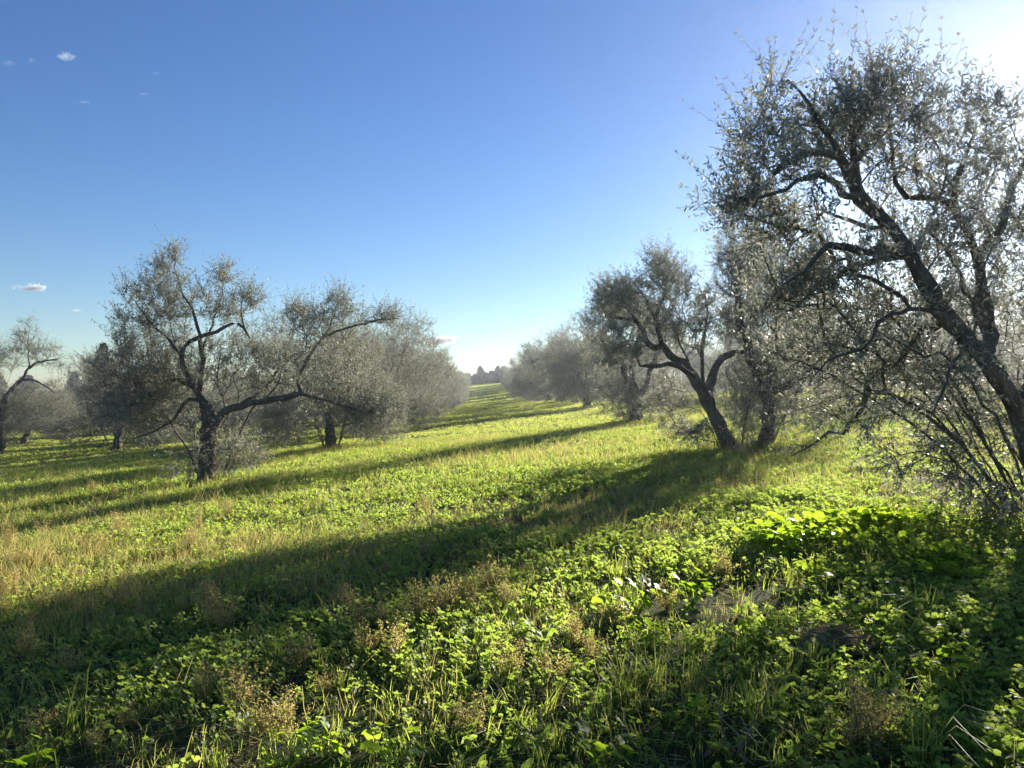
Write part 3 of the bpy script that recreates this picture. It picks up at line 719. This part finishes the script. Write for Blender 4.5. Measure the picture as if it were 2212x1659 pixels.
# density masks
def dryness(x, y):
    return np.exp(-(((x + 4.3) / 3.4) ** 2 + ((y - 7.9) / 1.7) ** 2) ** 1.5) * (.45 + .8 * fbm(x * 1.5, y * 1.5, 77))
def bareness(x, y):                 # 0 lush .. 1 bare
    b = np.clip((fbm(x * .55, y * .55, 21) - .50) * 6, 0, 1) * .85 + .6 * dryness(x, y)
    return np.clip(b + .8 * np.exp(-(((x + .2) / 2.0) ** 2 + ((y - 3.0) / .9) ** 2)) * fbm(x * 2, y * 2, 4), 0, .9)
clo = [clover_variant(6, h * .9, l * .88) for h, l in ((.10, .022), (.13, .026), (.16, .028), (.09, .020), (.12, .032))]
bro = [broad_variant(6, .065, .028), broad_variant(7, .05, .022), broad_variant(5, .085, .034), broad_variant(9, .045, .016, 1.2)]
gra = [grass_variant(8, .12, .003), grass_variant(7, .15, .0028), grass_variant(10, .10, .0028), grass_variant(6, .18, .003, .9)]
parts = []
for d0, d1, dens, s0, s1 in ((1.5, 5, 300, .7, 1.15), (5, 9, 250, .65, 1.1), (9, 14, 130, .65, 1.0), (14, 24, 45, .8, 1.2)):
    x, y = sample_pts(dens, d0, d1); b = bareness(x, y); q = fbm(x * .8, y * .8, 33)
    m = rng.random(len(x)) < (1 - b) * np.clip(.30 + 2.2 * (q - .33), .12, 1); x, y, q = x[m], y[m], q[m]
    sc1 = rng.uniform(s0, s1, len(x)) * (.45 + .85 * fbm(x * 1.1, y * 1.1, 51))
    parts.append(scatter(clo, x, y, sc1, .2, rot=1.0))
V, F, w = merge(parts); tag(mesh_obj('clover', V, F, M['clover'], var=w), 'low clover with rounded green leaves carpeting the grove floor', 'clover', kind='stuff')
parts = []
for d0, d1, dens, s0, s1 in ((1.5, 5, 110, .5, 1.2), (5, 9, 110, .5, 1.15), (9, 14, 60, .8, 1.3), (14, 24, 30, 1.0, 1.6)):
    x, y = sample_pts(dens, d0, d1); b = bareness(x, y); q = fbm(x * .9 + 40, y * .9, 35)
    m = rng.random(len(x)) < (1 - .7 * b) * np.clip(2.4 * (q - .3), .12, 1); x, y = x[m], y[m]
    parts.append(scatter(bro, x, y, rng.uniform(s0, s1, len(x)), .1, rot=.9))
V, F, w = merge(parts); tag(mesh_obj('leafy_weeds', V, F, M['clover'], var=w), 'broad leaved green weeds growing among the clover', 'weeds', kind='stuff')
parts = []
for d0, d1, dens, s0, s1 in ((1.5, 5, 130, .4, .95), (5, 9, 210, .4, .85), (9, 15, 240, .5, .85), (15, 28, 110, .8, 1.3)):
    x, y = sample_pts(dens, d0, d1); b = bareness(x, y); q = fbm(x * .6 + 9, y * .6 + 70, 37)
    m = rng.random(len(x)) < (1 - .8 * b) * np.clip(2.4 * (q - .32) + (.35 if d0 >= 9 else 0), .15, 1); x, y = x[m], y[m]
    parts.append(scatter(gra, x, y, rng.uniform(s0, s1, len(x)), .25))
# further off: coarser bunches
card = [card_variant() for _ in range(5)]
for d0, d1, dens, s, xl in ((20, 34, 45, .9, 30), (34, 60, 26, 1.1, 40), (60, 110, 12, 1.5, 45), (110, 250, 6, 2.0, 16)):
    x, y = sample_pts(dens, d0, d1, xl); q = fbm(x * .4, y * .4, 61)
    m = rng.random(len(x)) < np.clip(.45 + 1.6 * (q - .3), .2, 1); x, y = x[m], y[m]
    parts.append(scatter(card, x, y, s * rng.uniform(.7, 1.3, len(x)), .15))
V, F, w = merge(parts); tag(mesh_obj('grass', V, F, M['grass'], var=w), 'short green grass growing over the lane and under the trees', 'grass', kind='stuff')
dryg = [grass_variant(8, .20, .0016, .7, .05, 1.0), grass_variant(6, .28, .0016, .5, .05, 1.0), grass_variant(10, .14, .0018, 1.0, .06, 1.0)]
parts = []
for d0, d1, dens, s in ((1.5, 12, 150, .9), (12, 26, 60, 1.3)):
    x, y = sample_pts(dens, d0, d1)
    m = rng.random(len(x)) < np.clip(dryness(x, y) * 1.3 + .45 * np.clip((fbm(x * .5, y * .5, 91) - .47) * 4, 0, 1) + .05, 0, 1); x, y = x[m], y[m]
    parts.append(scatter(dryg, x, y, s * rng.uniform(.6, 1.2, len(x)), .35))
V, F, w = merge(parts); tag(mesh_obj('dry_grass', V, F, M['dry'], var=w * .6), 'thin tan dry grass stems over the brown patch on the left', 'dry grass', kind='stuff')
# pale dry litter on the bare patches
lit = []
for _ in range(4):
    ps = []
    for _ in range(5):
        a = random.uniform(0, 6.28); c = np.array([random.gauss(0, .05), random.gauss(0, .05), random.uniform(.004, .03)]); l = random.uniform(.03, .10)
        ps.append((ribbon(c, c + np.array([math.cos(a) * l, math.sin(a) * l, random.uniform(-.005, .02)]), .0016), np.array([[0, 1, 2, 3]]), np.full(4, random.random())))
    lit.append(merge(ps))
x, y = sample_pts(60, 1.5, 12); V, F, w = scatter(lit, x, y, rng.uniform(.7, 1.6, len(x)), 0)
tag(mesh_obj('straw_litter', V, F, M['straw'], var=w), 'dry pale straw bits lying on the soil between the weeds', 'straw', kind='stuff')

# ---- brown seeding weeds, individuals
def weed_mesh(seed, h=.42, r=.16, ns=16):
    rs = random.Random(seed); ps = []; stems = []
    for _ in range(ns):
        a = rs.uniform(0, 6.28); sp = rs.uniform(.1, 1); hh = h * rs.uniform(.55, 1.05) * (1 - .3 * sp)
        P = [np.array([0, 0, 0]), np.array([math.cos(a) * r * sp * .5, math.sin(a) * r * sp * .5, hh * .45]), np.array([math.cos(a) * r * sp, math.sin(a) * r * sp, hh])]
        stems.append((np.array(P), np.array([.003, .0022, .001])))
        for k in range(58):
            t = rs.uniform(.18, 1.0); c = P[1] * (1 - t) * 2 + P[2] * (2 * t - 1) if t > .5 else P[1] * 2 * t
            w_ = .024 * (1.15 - t) + .005
            c = c + np.array([rs.gauss(0, w_), rs.gauss(0, w_), rs.gauss(0, .01)])
            d = nrm(np.array([rs.gauss(0, .8), rs.gauss(0, .8), rs.gauss(.5, .5)])); s = nrm(np.cross(d, [rs.gauss(0, 1), rs.gauss(0, 1), rs.gauss(0, 1)]))
            l = rs.uniform(.009, .021); V = np.array([c, c + d * l * .5 + s * l * .35, c + d * l, c + d * l * .5 - s * l * .35])
            ps.append((V, np.array([[0, 1, 2, 3]]), np.full(4, rs.random() if t < .55 else rs.random() * .55)))
    return merge(ps), stems
wp = []
for k in range(5):
    (V, F, w), st = weed_mesh(300 + k, .34 + .05 * k, .15 + .02 * k, 14 + 2 * k)
    root = empty('brown_weed', (0, 0, 0), '', 'weed', 'brown seeding weeds rising from the clover')
    Vs, Fs = tubes(st, lambda m: 3); mesh_obj('stems', Vs, Fs, M['dead'], root); mesh_obj('foliage', V, F, M['dry'], root, w)  # the part named foliage is the weed's seed heads, not leaves
    wp.append(root)
spots = [(830, 1330, 1.0, 'tan bushy weed in the middle of the foreground, behind the one with reddish tips'), (790, 1395, .95, 'reddish brown weed clump at centre left foreground, among bright clover'),
         (850, 1405, .95, None), (905, 1325, .9, None), (960, 1310, .8, None), (1010, 1255, .9, 'tall brown weed left of the middle of the far clump row'), (1060, 1262, .9, None), (1100, 1290, .7, None), (770, 1335, .8, None),
         (440, 1490, .7, None), (400, 1500, .6, None), (525, 1510, .8, 'yellow brown bushy weed in the lower left foreground'), (575, 1560, .75, None), (620, 1575, .7, None), (210, 1600, .5, 'small upright pinkish weed near the bottom left corner'),
         (650, 1420, .7, None), (1280, 1400, .7, None), (1200, 1450, .7, None), (1240, 1370, .6, None), (1100, 1440, .5, None), (1020, 1560, .7, None), (1330, 1330, .6, None), (1440, 1290, .6, None),
         (1850, 1600, .75, 'brown weed in deep shade near the bottom right corner'), (1905, 1620, .6, None), (1900, 1585, .7, None), (1620, 1200, .6, None), (1660, 1180, .5, None), (1560, 1240, .6, None), (920, 1200, .6, None),
         (900, 1215, .6, None), (640, 1265, .7, None), (480, 1340, .7, None), (300, 1320, .7, None), (260, 1290, .7, None), (140, 1290, .8, None), (60, 1330, .8, None), (120, 1220, .8, None), (150, 1430, .6, None), (60, 1400, .7, None), (275, 1540, .5, None), (90, 1560, .5, None), (700, 1480, .5, None), (1500, 1480, .5, None)]
for _ in range(42): spots.append((random.uniform(-30, 480), random.uniform(1120, 1330), random.uniform(.6, 1.0), None))
for _ in range(26): spots.append((random.uniform(480, 1100), random.uniform(1080, 1300), random.uniform(.4, .7), None))
for _ in range(14): spots.append((random.uniform(60, 330), random.uniform(1040, 1120), random.uniform(.7, 1.1), None))
for i, (u, v, s, lab) in enumerate(spots):
    p, d = ground_at(u, v + 28 if v > 1250 else v + 8)
    if not lab:
        lab = ('brown weed in the dry patch at the left side of the field' if u < 480 and 1110 < v < 1340 else 'brown weed on the tree shadow left of the near trunk' if v < 1115 and u < 480 else 'thin brown weed on the open grass of the lane' if v < 1300 and u < 1110 else 'small brown weed clump among the foreground clover')
    g_ = {'brown weed in the dry patch': 'dry patch weeds', 'brown weed on the tree shado': 'weeds by the near trunk', 'thin brown weed on the open': 'thin weeds on the lane'}
    g_ = 'brown weeds in the dry patch' if 'dry patch' in lab else 'brown weeds by the near left trunk' if 'near trunk' in lab else 'thin brown weeds on the lane' if 'thin brown' in lab else 'brown seeding weeds rising from the clover'
    s = s * random.uniform(.65, 1.05) * (.85 if u < 480 else 1)
    if i < 5:
        o = wp[i]; o.location = p; o.scale = (s, s, s); o['label'] = lab; o['group'] = g_
    else: dup(wp[i % 5], p, random.uniform(0, 6.28), s * 1.25, lab, g_, s)

# ---- mallow plants with large round leaves
def fan_leaf(c, nr, Rr, var, rs):
    nr = nrm(np.asarray(nr, float)); u = nrm(np.cross(nr, [rs.gauss(0, 1), rs.gauss(0, 1), .1])); w = np.cross(nr, u)
    k = 14; V = [c - nr * Rr * .10]
    for i in range(k + 1):
        a = .35 + i / k * (2 * math.pi - .7); rr = Rr * (1 + .09 * math.cos(a * 5 + 3.14)) ; 
        V.append(c + (math.cos(a) * u + math.sin(a) * w) * rr + nr * Rr * (.10 * math.cos(a * 5) + rs.gauss(0, .02)))
    F = np.array([[0, i, i + 1, i + 2] for i in range(1, k, 2)])
    return np.array(V), F, np.full(len(V), var)
def mallow(seed, n=11, h=.28, R0=.05, spread=.2):
    rs = random.Random(seed); ps, st = [], []
    for _ in range(n):
        a = rs.uniform(0, 6.28); r = spread * math.sqrt(rs.random()); hh = h * rs.uniform(.5, 1.1) * (1 - .35 * r / spread)
        c = np.array([math.cos(a) * r, math.sin(a) * r, hh])
        st.append((np.array([[c[0] * .1, c[1] * .1, 0], [c[0] * .6, c[1] * .6, hh * .55], c]), np.array([.003, .0025, .002])))
        ps.append(fan_leaf(c, [.42 + rs.gauss(0, .35), .6 + rs.gauss(0, .35), .9], R0 * rs.uniform(.6, 1.15), rs.random(), rs))
    return merge(ps), st
mp_ = []
for k in range(4):
    (V, F, w), st = mallow(400 + k, 10 + 3 * k)
    root = empty('mallow_plant', (0, 0, 0), '', 'mallow plant', 'mallow plants with round leaves')
    Vs, Fs = tubes(st, lambda m: 4); mesh_obj('stems', Vs, Fs, M['mallow'], root, np.full(len(Vs), .3)); mesh_obj('foliage', V, F, M['mallow'], root, w)
    mp_.append(root)
ms = []
for _ in range(26): ms.append((random.uniform(1640, 2010), random.uniform(1105, 1175), random.uniform(.75, 1.1), 'mallow plant with round leaves in the big clump beside the near right tree', 'mallow plants of the big clump on the right'))
for _ in range(9): ms.append((random.uniform(1740, 2120), random.uniform(1180, 1260), random.uniform(.8, 1.1), 'mallow plant in shade just in front of the big mallow clump', 'mallow plants in front of the big clump'))
ms += [(1380, 1290, 1.0, 'large pale leaved mallow right of centre, tallest round leaves on the open clover', None), (1330, 1315, .8, 'bright mallow plant just left of the large pale leaved one', None),
       (1495, 1275, .9, 'mallow plant to the right of the large pale leaved one', None), (640, 1605, .6, 'mallow plant with backlit leaves at the bottom, left of centre', None), (700, 1605, .6, 'mallow plant at the bottom beside another, nearer the middle', None),
       (860, 1640, .8, 'mallow leaf cluster cut by the bottom edge left of centre', None), (1310, 1645, .8, 'mallow plant at the bottom edge right of the middle', None), (1480, 1560, .7, 'small mallow in the lower middle right clover', None),
       (1400, 1360, .6, 'small mallow with bright leaves below the large pale leaved mallow', None), (1640, 1360, .6, 'small mallow left of the straw mound', None), (60, 1650, .65, 'mallow leaves at the bottom left corner', None), (2060, 1460, .8, 'mallow plant farthest right in the foreground shade, below the big clump', None)]
for i, (u, v, s, lab, g_) in enumerate(ms):
    p, d = ground_at(u, min(v + 30, 1720))
    if i < 4: o = mp_[i]; o.location = p; o.scale = (s, s, s); o['label'] = lab; o['group'] = g_
    else:
        o = dup(mp_[i % 4], p, random.uniform(-.9, .9), s, lab, g_ or 'scattered mallow plants in the foreground')

# ---- long grass tufts
tg = [grass_variant(26, .38, .0028, 1.1, .03), grass_variant(20, .32, .003, .8, .04), grass_variant(30, .42, .0026, 1.3, .03)]
gp = []
for k, (V, F, w) in enumerate(tg):
    gp.append(mesh_obj('grass_tuft', V, F, M['grass'], None, w))
gs = [(1420, 1490, .9, 'arching long grass tuft in the lower right foreground'), (1500, 1475, .8, None), (1350, 1500, .8, None), (1620, 1540, .8, None), (1700, 1250, .8, None), (1880, 1210, .8, None), (600, 1420, .8, 'long grass tuft with arching blades in the left shadow'),
      (690, 1430, .7, None), (160, 1560, .8, None), (730, 1480, .5, None), (1280, 1165, .7, None), (1190, 1180, .7, None), (2010, 1640, .9, 'bright grass blades at the bottom right corner'), (1760, 1420, .6, None), (1050, 1140, .6, None), (1330, 1230, .7, None), (1600, 1400, .7, None), (2000, 1330, .8, None), (1200, 1600, .5, None), (950, 1130, .6, None)]
for i, (u, v, s, lab) in enumerate(gs):
    p, d = ground_at(u, min(v + 25, 1720)); lab = lab or 'tuft of longer grass standing above the clover'
    if i < 3: o = gp[i]
    else: o = gp[i % 3].copy(); COL.objects.link(o)
    o.location = p; o.scale = (s, s, s); o.rotation_euler = (0, 0, random.uniform(0, 6.28))
    tag(o, lab, 'grass tuft', 'long grass tufts in the field')

# ---- straw mound in the right foreground
mc, md = ground_at(1795, 1400)
n = 26; ps = []
th = np.linspace(0, 2 * math.pi, n, endpoint=False); rr_ = np.linspace(0, 1, 9)
VV = []
for r_ in rr_:
    for t in th:
        x_, y_ = math.cos(t) * r_ * .27, math.sin(t) * r_ * .2
        VV.append([x_, y_, .13 * (1 - r_ ** 2) * (1 + .45 * math.sin(3 * t + 5 * r_)) * (.7 + .3 * math.sin(2 * t)) + rng.normal(0, .006) - .02])
idx = np.arange(8)[:, None] * n + np.arange(n)[None]; idx2 = np.arange(8)[:, None] * n + (np.arange(n)[None] + 1) % n
mc = mc + np.array([0, 0, .03])
root = empty('straw_mound', mc, 'small mound of dry straw and earth in the right foreground shade', 'straw mound'); root.scale = (.85, .85, .6)
mesh_obj('earth_core', np.array(VV), np.stack([idx, idx2, idx2 + n, idx + n], -1).reshape(-1, 4), M['straw'], root, np.zeros(len(VV)))
ps = []
for _ in range(900):
    t = random.uniform(0, 6.28); r_ = math.sqrt(random.random()); c = np.array([math.cos(t) * r_ * .28, math.sin(t) * r_ * .21, .13 * (1 - r_ ** 2) + random.uniform(0, .015)])
    a = random.gauss(.5, .7); l = random.uniform(.05, .14); e = c + np.array([math.cos(a) * l, math.sin(a) * l, random.gauss(0, .02)])
    ps.append((ribbon(c, e, .0028), np.array([[0, 1, 2, 3]]), np.full(4, random.random())))
V, F, w = merge(ps); mesh_obj('straw', V, F, M['straw'], root, w)

# ---- fallen sticks
def stick(u, v, L, ang, lab, rise=.1, r=.008, fork=True):
    p, d = ground_at(u, v)
    o = [ (np.array([[0, 0, .01], [L * .3, .02, .03 + rise * .3], [L * .65, -.02, .02 + rise * .7], [L, .01, .03 + rise]]), np.array([r, r * .85, r * .6, r * .3])) ]
    if fork: o.append((np.array([[L * .45, 0, .02 + rise * .5], [L * .6, .09, .06 + rise * .8], [L * .75, .14, .13 + rise]]), np.array([r * .6, r * .4, r * .2])))
    if fork: o.append((np.array([[L * .65, -.02, .02 + rise * .7], [L * .8, -.07, .10 + rise], [L * .86, -.12, .2 + rise]]), np.array([r * .5, r * .35, r * .2])))
    V, F = tubes(o, lambda m: 6)
    ob = mesh_obj('fallen_stick', V, F, M['dead']); ob.location = p; ob.rotation_euler = (0, 0, ang)
    tag(ob, lab, 'stick', 'dead sticks lying in the weeds')
stick(1610, 1655, .17, 1.3, 'grey broken stick upright near the bottom edge on the right', .10, .008)
stick(1520, 1640, .25, .3, 'pale short stick lying flat near the bottom right', .02, .008)
stick(490, 1480, .3, 1.2, 'forked dry twig sticking up in the lower left shadow', .22, .004)
stick(560, 1150, .9, .5, 'long dry twig lying on the brown patch at left', .2, .009)
stick(470, 1290, .7, .9, 'dark forked twig leaning on the grass at left', .3, .006)
stick(720, 1370, .4, 1.6, 'thin bent dry stalk rising by the central weeds', .4, .003)
stick(660, 1650, .6, .2, 'pale arching stalk along the bottom edge left of centre', .05, .004, False)
stick(350, 1110, .9, .4, 'grey dead twig near the base of the near left tree', .25, .008)
stick(230, 1140, .8, 2.4, 'grey dead twig at the far side of the left brown patch', .25, .008)

# ------------------------------------------------------------------ clouds (small volumes, kilometres off)
def cloud(u, v, w, h, dens, lab, seed):
    D = 2600; c = at(u, v, D); k = D / FPX
    rs = random.Random(seed); VV, FF, off = [], [], 0
    bpy_me = bpy.data.meshes.new('tmp')
    import bmesh
    bm = bmesh.new()
    for i in range(5):
        m = Matrix.Translation((rs.uniform(-.5, .5) * w * k, rs.uniform(-.1, .1) * w * k, rs.uniform(-.2, .35) * h * k)) @ Matrix.Diagonal((w * k * rs.uniform(.25, .45), w * k * .3, h * k * rs.uniform(.3, .5), 1))
        bmesh.ops.create_icosphere(bm, subdivisions=2, radius=1, matrix=m)
    ob = bpy.data.objects.new('cloud', bpy_me); 
    # hull keeps it one closed skin
    r = bmesh.ops.convex_hull(bm, input=bm.verts[:]); 
    bmesh.ops.delete(bm, geom=list({e for e in r['geom_interior'] if isinstance(e, bmesh.types.BMVert)}), context='VERTS')
    bm.to_mesh(bpy_me); bm.free(); COL.objects.link(ob); ob.location = c; ob.rotation_euler = (0, 0, -YAW - math.atan((u - 1106) / FPX))
    m, nt, out = new_mat('cloud_vapour'); L = nt.links.new
    tc = N(nt, 'ShaderNodeTexCoord'); ns = N(nt, 'ShaderNodeTexNoise', Scale=3.2 / (w * k), Detail=5.0, Roughness=.62); L(tc.outputs['Object'], ns.inputs['Vector'])
    # distance falloff inside the hull
    vm = N(nt, 'ShaderNodeVectorMath', operation='MULTIPLY'); vm.inputs[1].default_value = (1 / (w * k * .75), 1 / (w * k * .4), 1 / (h * k * .75)); L(tc.outputs['Object'], vm.inputs[0])
    ln = N(nt, 'ShaderNodeVectorMath', operation='LENGTH'); L(vm.outputs[0], ln.inputs[0])
    a = N(nt, 'ShaderNodeMath', operation='MULTIPLY_ADD'); L(ln.outputs['Value'], a.inputs[0]); a.inputs[1].default_value = -.36; L(ns.outputs[0], a.inputs[2])
    b = N(nt, 'ShaderNodeMath', operation='SUBTRACT'); L(a.outputs[0], b.inputs[0]); b.inputs[1].default_value = .24
    c_ = N(nt, 'ShaderNodeMath', operation='MULTIPLY', use_clamp=False); L(b.outputs[0], c_.inputs[0]); c_.inputs[1].default_value = dens
    mxx = N(nt, 'ShaderNodeMath', operation='MAXIMUM'); L(c_.outputs[0], mxx.inputs[0]); mxx.inputs[1].default_value = 0
    pv = N(nt, 'ShaderNodeVolumePrincipled'); pv.inputs['Color'].default_value = (1, 1, 1, 1); pv.inputs['Anisotropy'].default_value = .3
    L(mxx.outputs[0], pv.inputs['Density']); L(pv.outputs[0], out.inputs['Volume'])
    bpy_me.materials.append(m)
    tag(ob, lab, 'cloud', 'small clouds in the sky')
cloud(70, 624, 44, 22, .4, 'small white cloud low on the left above the edge tree', 1)
cloud(30, 621, 9, 12, .2, 'tiny cloud puff just left of the small low cloud', 2)
cloud(948, 738, 62, 24, .45, 'white cloud low beside the left row tops near the lane', 3)
cloud(140, 122, 34, 22, .07, 'brightest wispy cloud high in the upper left sky', 4)
cloud(66, 130, 16, 12, .035, 'faint wisp left of the brightest high cloud', 5)
cloud(180, 221, 22, 8, .03, 'thin wisp below the brightest high cloud', 6)
cloud(309, 204, 18, 9, .03, 'faint wisp to the lower right of the brightest high cloud', 7)
cloud(168, 670, 20, 7, .15, 'thin pale streak of cloud low at left above the pine', 8)
cloud(20, 135, 26, 14, .02, 'faint cloud patch near the upper left corner', 9)
cloud(335, 158, 20, 8, .015, 'faintest wisp right of the brightest high cloud', 10)

# ------------------------------------------------------------------ haze
hz = mesh_obj('haze', np.array([[x_, y_, z_] for z_ in (-4.5, 14.6) for y_ in (-62, 522) for x_ in (-462, 462)], float),
              np.array([[0, 2, 3, 1], [4, 5, 7, 6], [0, 1, 5, 4], [2, 6, 7, 3], [0, 4, 6, 2], [1, 3, 7, 5]]), M['soil'], smooth=False)
m, nt, out = new_mat('haze'); pv = N(nt, 'ShaderNodeVolumePrincipled')
HAZE = dict(dens=.0008, g=.78, col=(.86, .93, 1.0))
pv.inputs['Color'].default_value = (*HAZE['col'], 1); pv.inputs['Density'].default_value = HAZE['dens']; pv.inputs['Anisotropy'].default_value = HAZE['g']
nt.links.new(pv.outputs[0], out.inputs['Volume']); hz.data.materials.clear(); hz.data.materials.append(m)
tag(hz, 'thin pale haze hanging over the grove', 'haze', kind='stuff')

# ------------------------------------------------------------------ sky and sun
SUN_AZ, SUN_EL = YAW + R(33.8), R(16.3)      # azimuth from +Y towards +X
w = bpy.data.worlds.new('World'); sc.world = w; w.use_nodes = True
nt = w.node_tree; nt.nodes.clear()
sky = nt.nodes.new('ShaderNodeTexSky'); sky.sky_type = 'NISHITA'; sky.sun_disc = False
sky.sun_elevation = SUN_EL; sky.sun_rotation = SUN_AZ; sky.altitude = 50; sky.air_density = 1.0; sky.dust_density = 0.0; sky.ozone_density = 3.5
bg = nt.nodes.new('ShaderNodeBackground'); bg.inputs['Strength'].default_value = .05
wo = nt.nodes.new('ShaderNodeOutputWorld'); hs = nt.nodes.new('ShaderNodeHueSaturation'); hs.inputs['Saturation'].default_value = 1.14; hs.inputs['Hue'].default_value = .512; hs.inputs['Hue'].default_value = .512; nt.links.new(sky.outputs[0], hs.inputs['Color']); nt.links.new(hs.outputs[0], bg.inputs[0]); nt.links.new(bg.outputs[0], wo.inputs[0])
sl = bpy.data.lights.new('sun', 'SUN'); sl.energy = 5.0; sl.angle = R(.55); sl.color = (1.0, .91, .78)
so = bpy.data.objects.new('sun', sl); COL.objects.link(so)
sd = Vector((math.sin(SUN_AZ) * math.cos(SUN_EL), math.cos(SUN_AZ) * math.cos(SUN_EL), math.sin(SUN_EL)))
so.rotation_euler = sd.to_track_quat('Z', 'Y').to_euler(); so.location = tuple(sd * 50)

# ------------------------------------------------------------------ render settings
sc.view_settings.view_transform = 'Standard'; sc.view_settings.look = 'None'; sc.view_settings.gamma = 1; sc.view_settings.exposure = 1.57
sc.render.engine = 'CYCLES'
cy = sc.cycles
cy.max_bounces = 8; cy.diffuse_bounces = 6; cy.glossy_bounces = 2; cy.transmission_bounces = 3; cy.transparent_max_bounces = 4; cy.volume_bounces = 0
cy.caustics_reflective = False; cy.caustics_refractive = False
cy.volume_step_rate = 1.0; cy.volume_max_steps = 64
cy.use_adaptive_sampling = True; cy.adaptive_threshold = .02
cy.use_denoising = True
try: cy.denoiser = 'OPENIMAGEDENOISE'
except Exception: pass
cy.sample_clamp_indirect = 6
print('FACES', sum(len(o.data.polygons) for o in bpy.data.objects if o.type == 'MESH'), 'OBJ', len(bpy.data.objects))
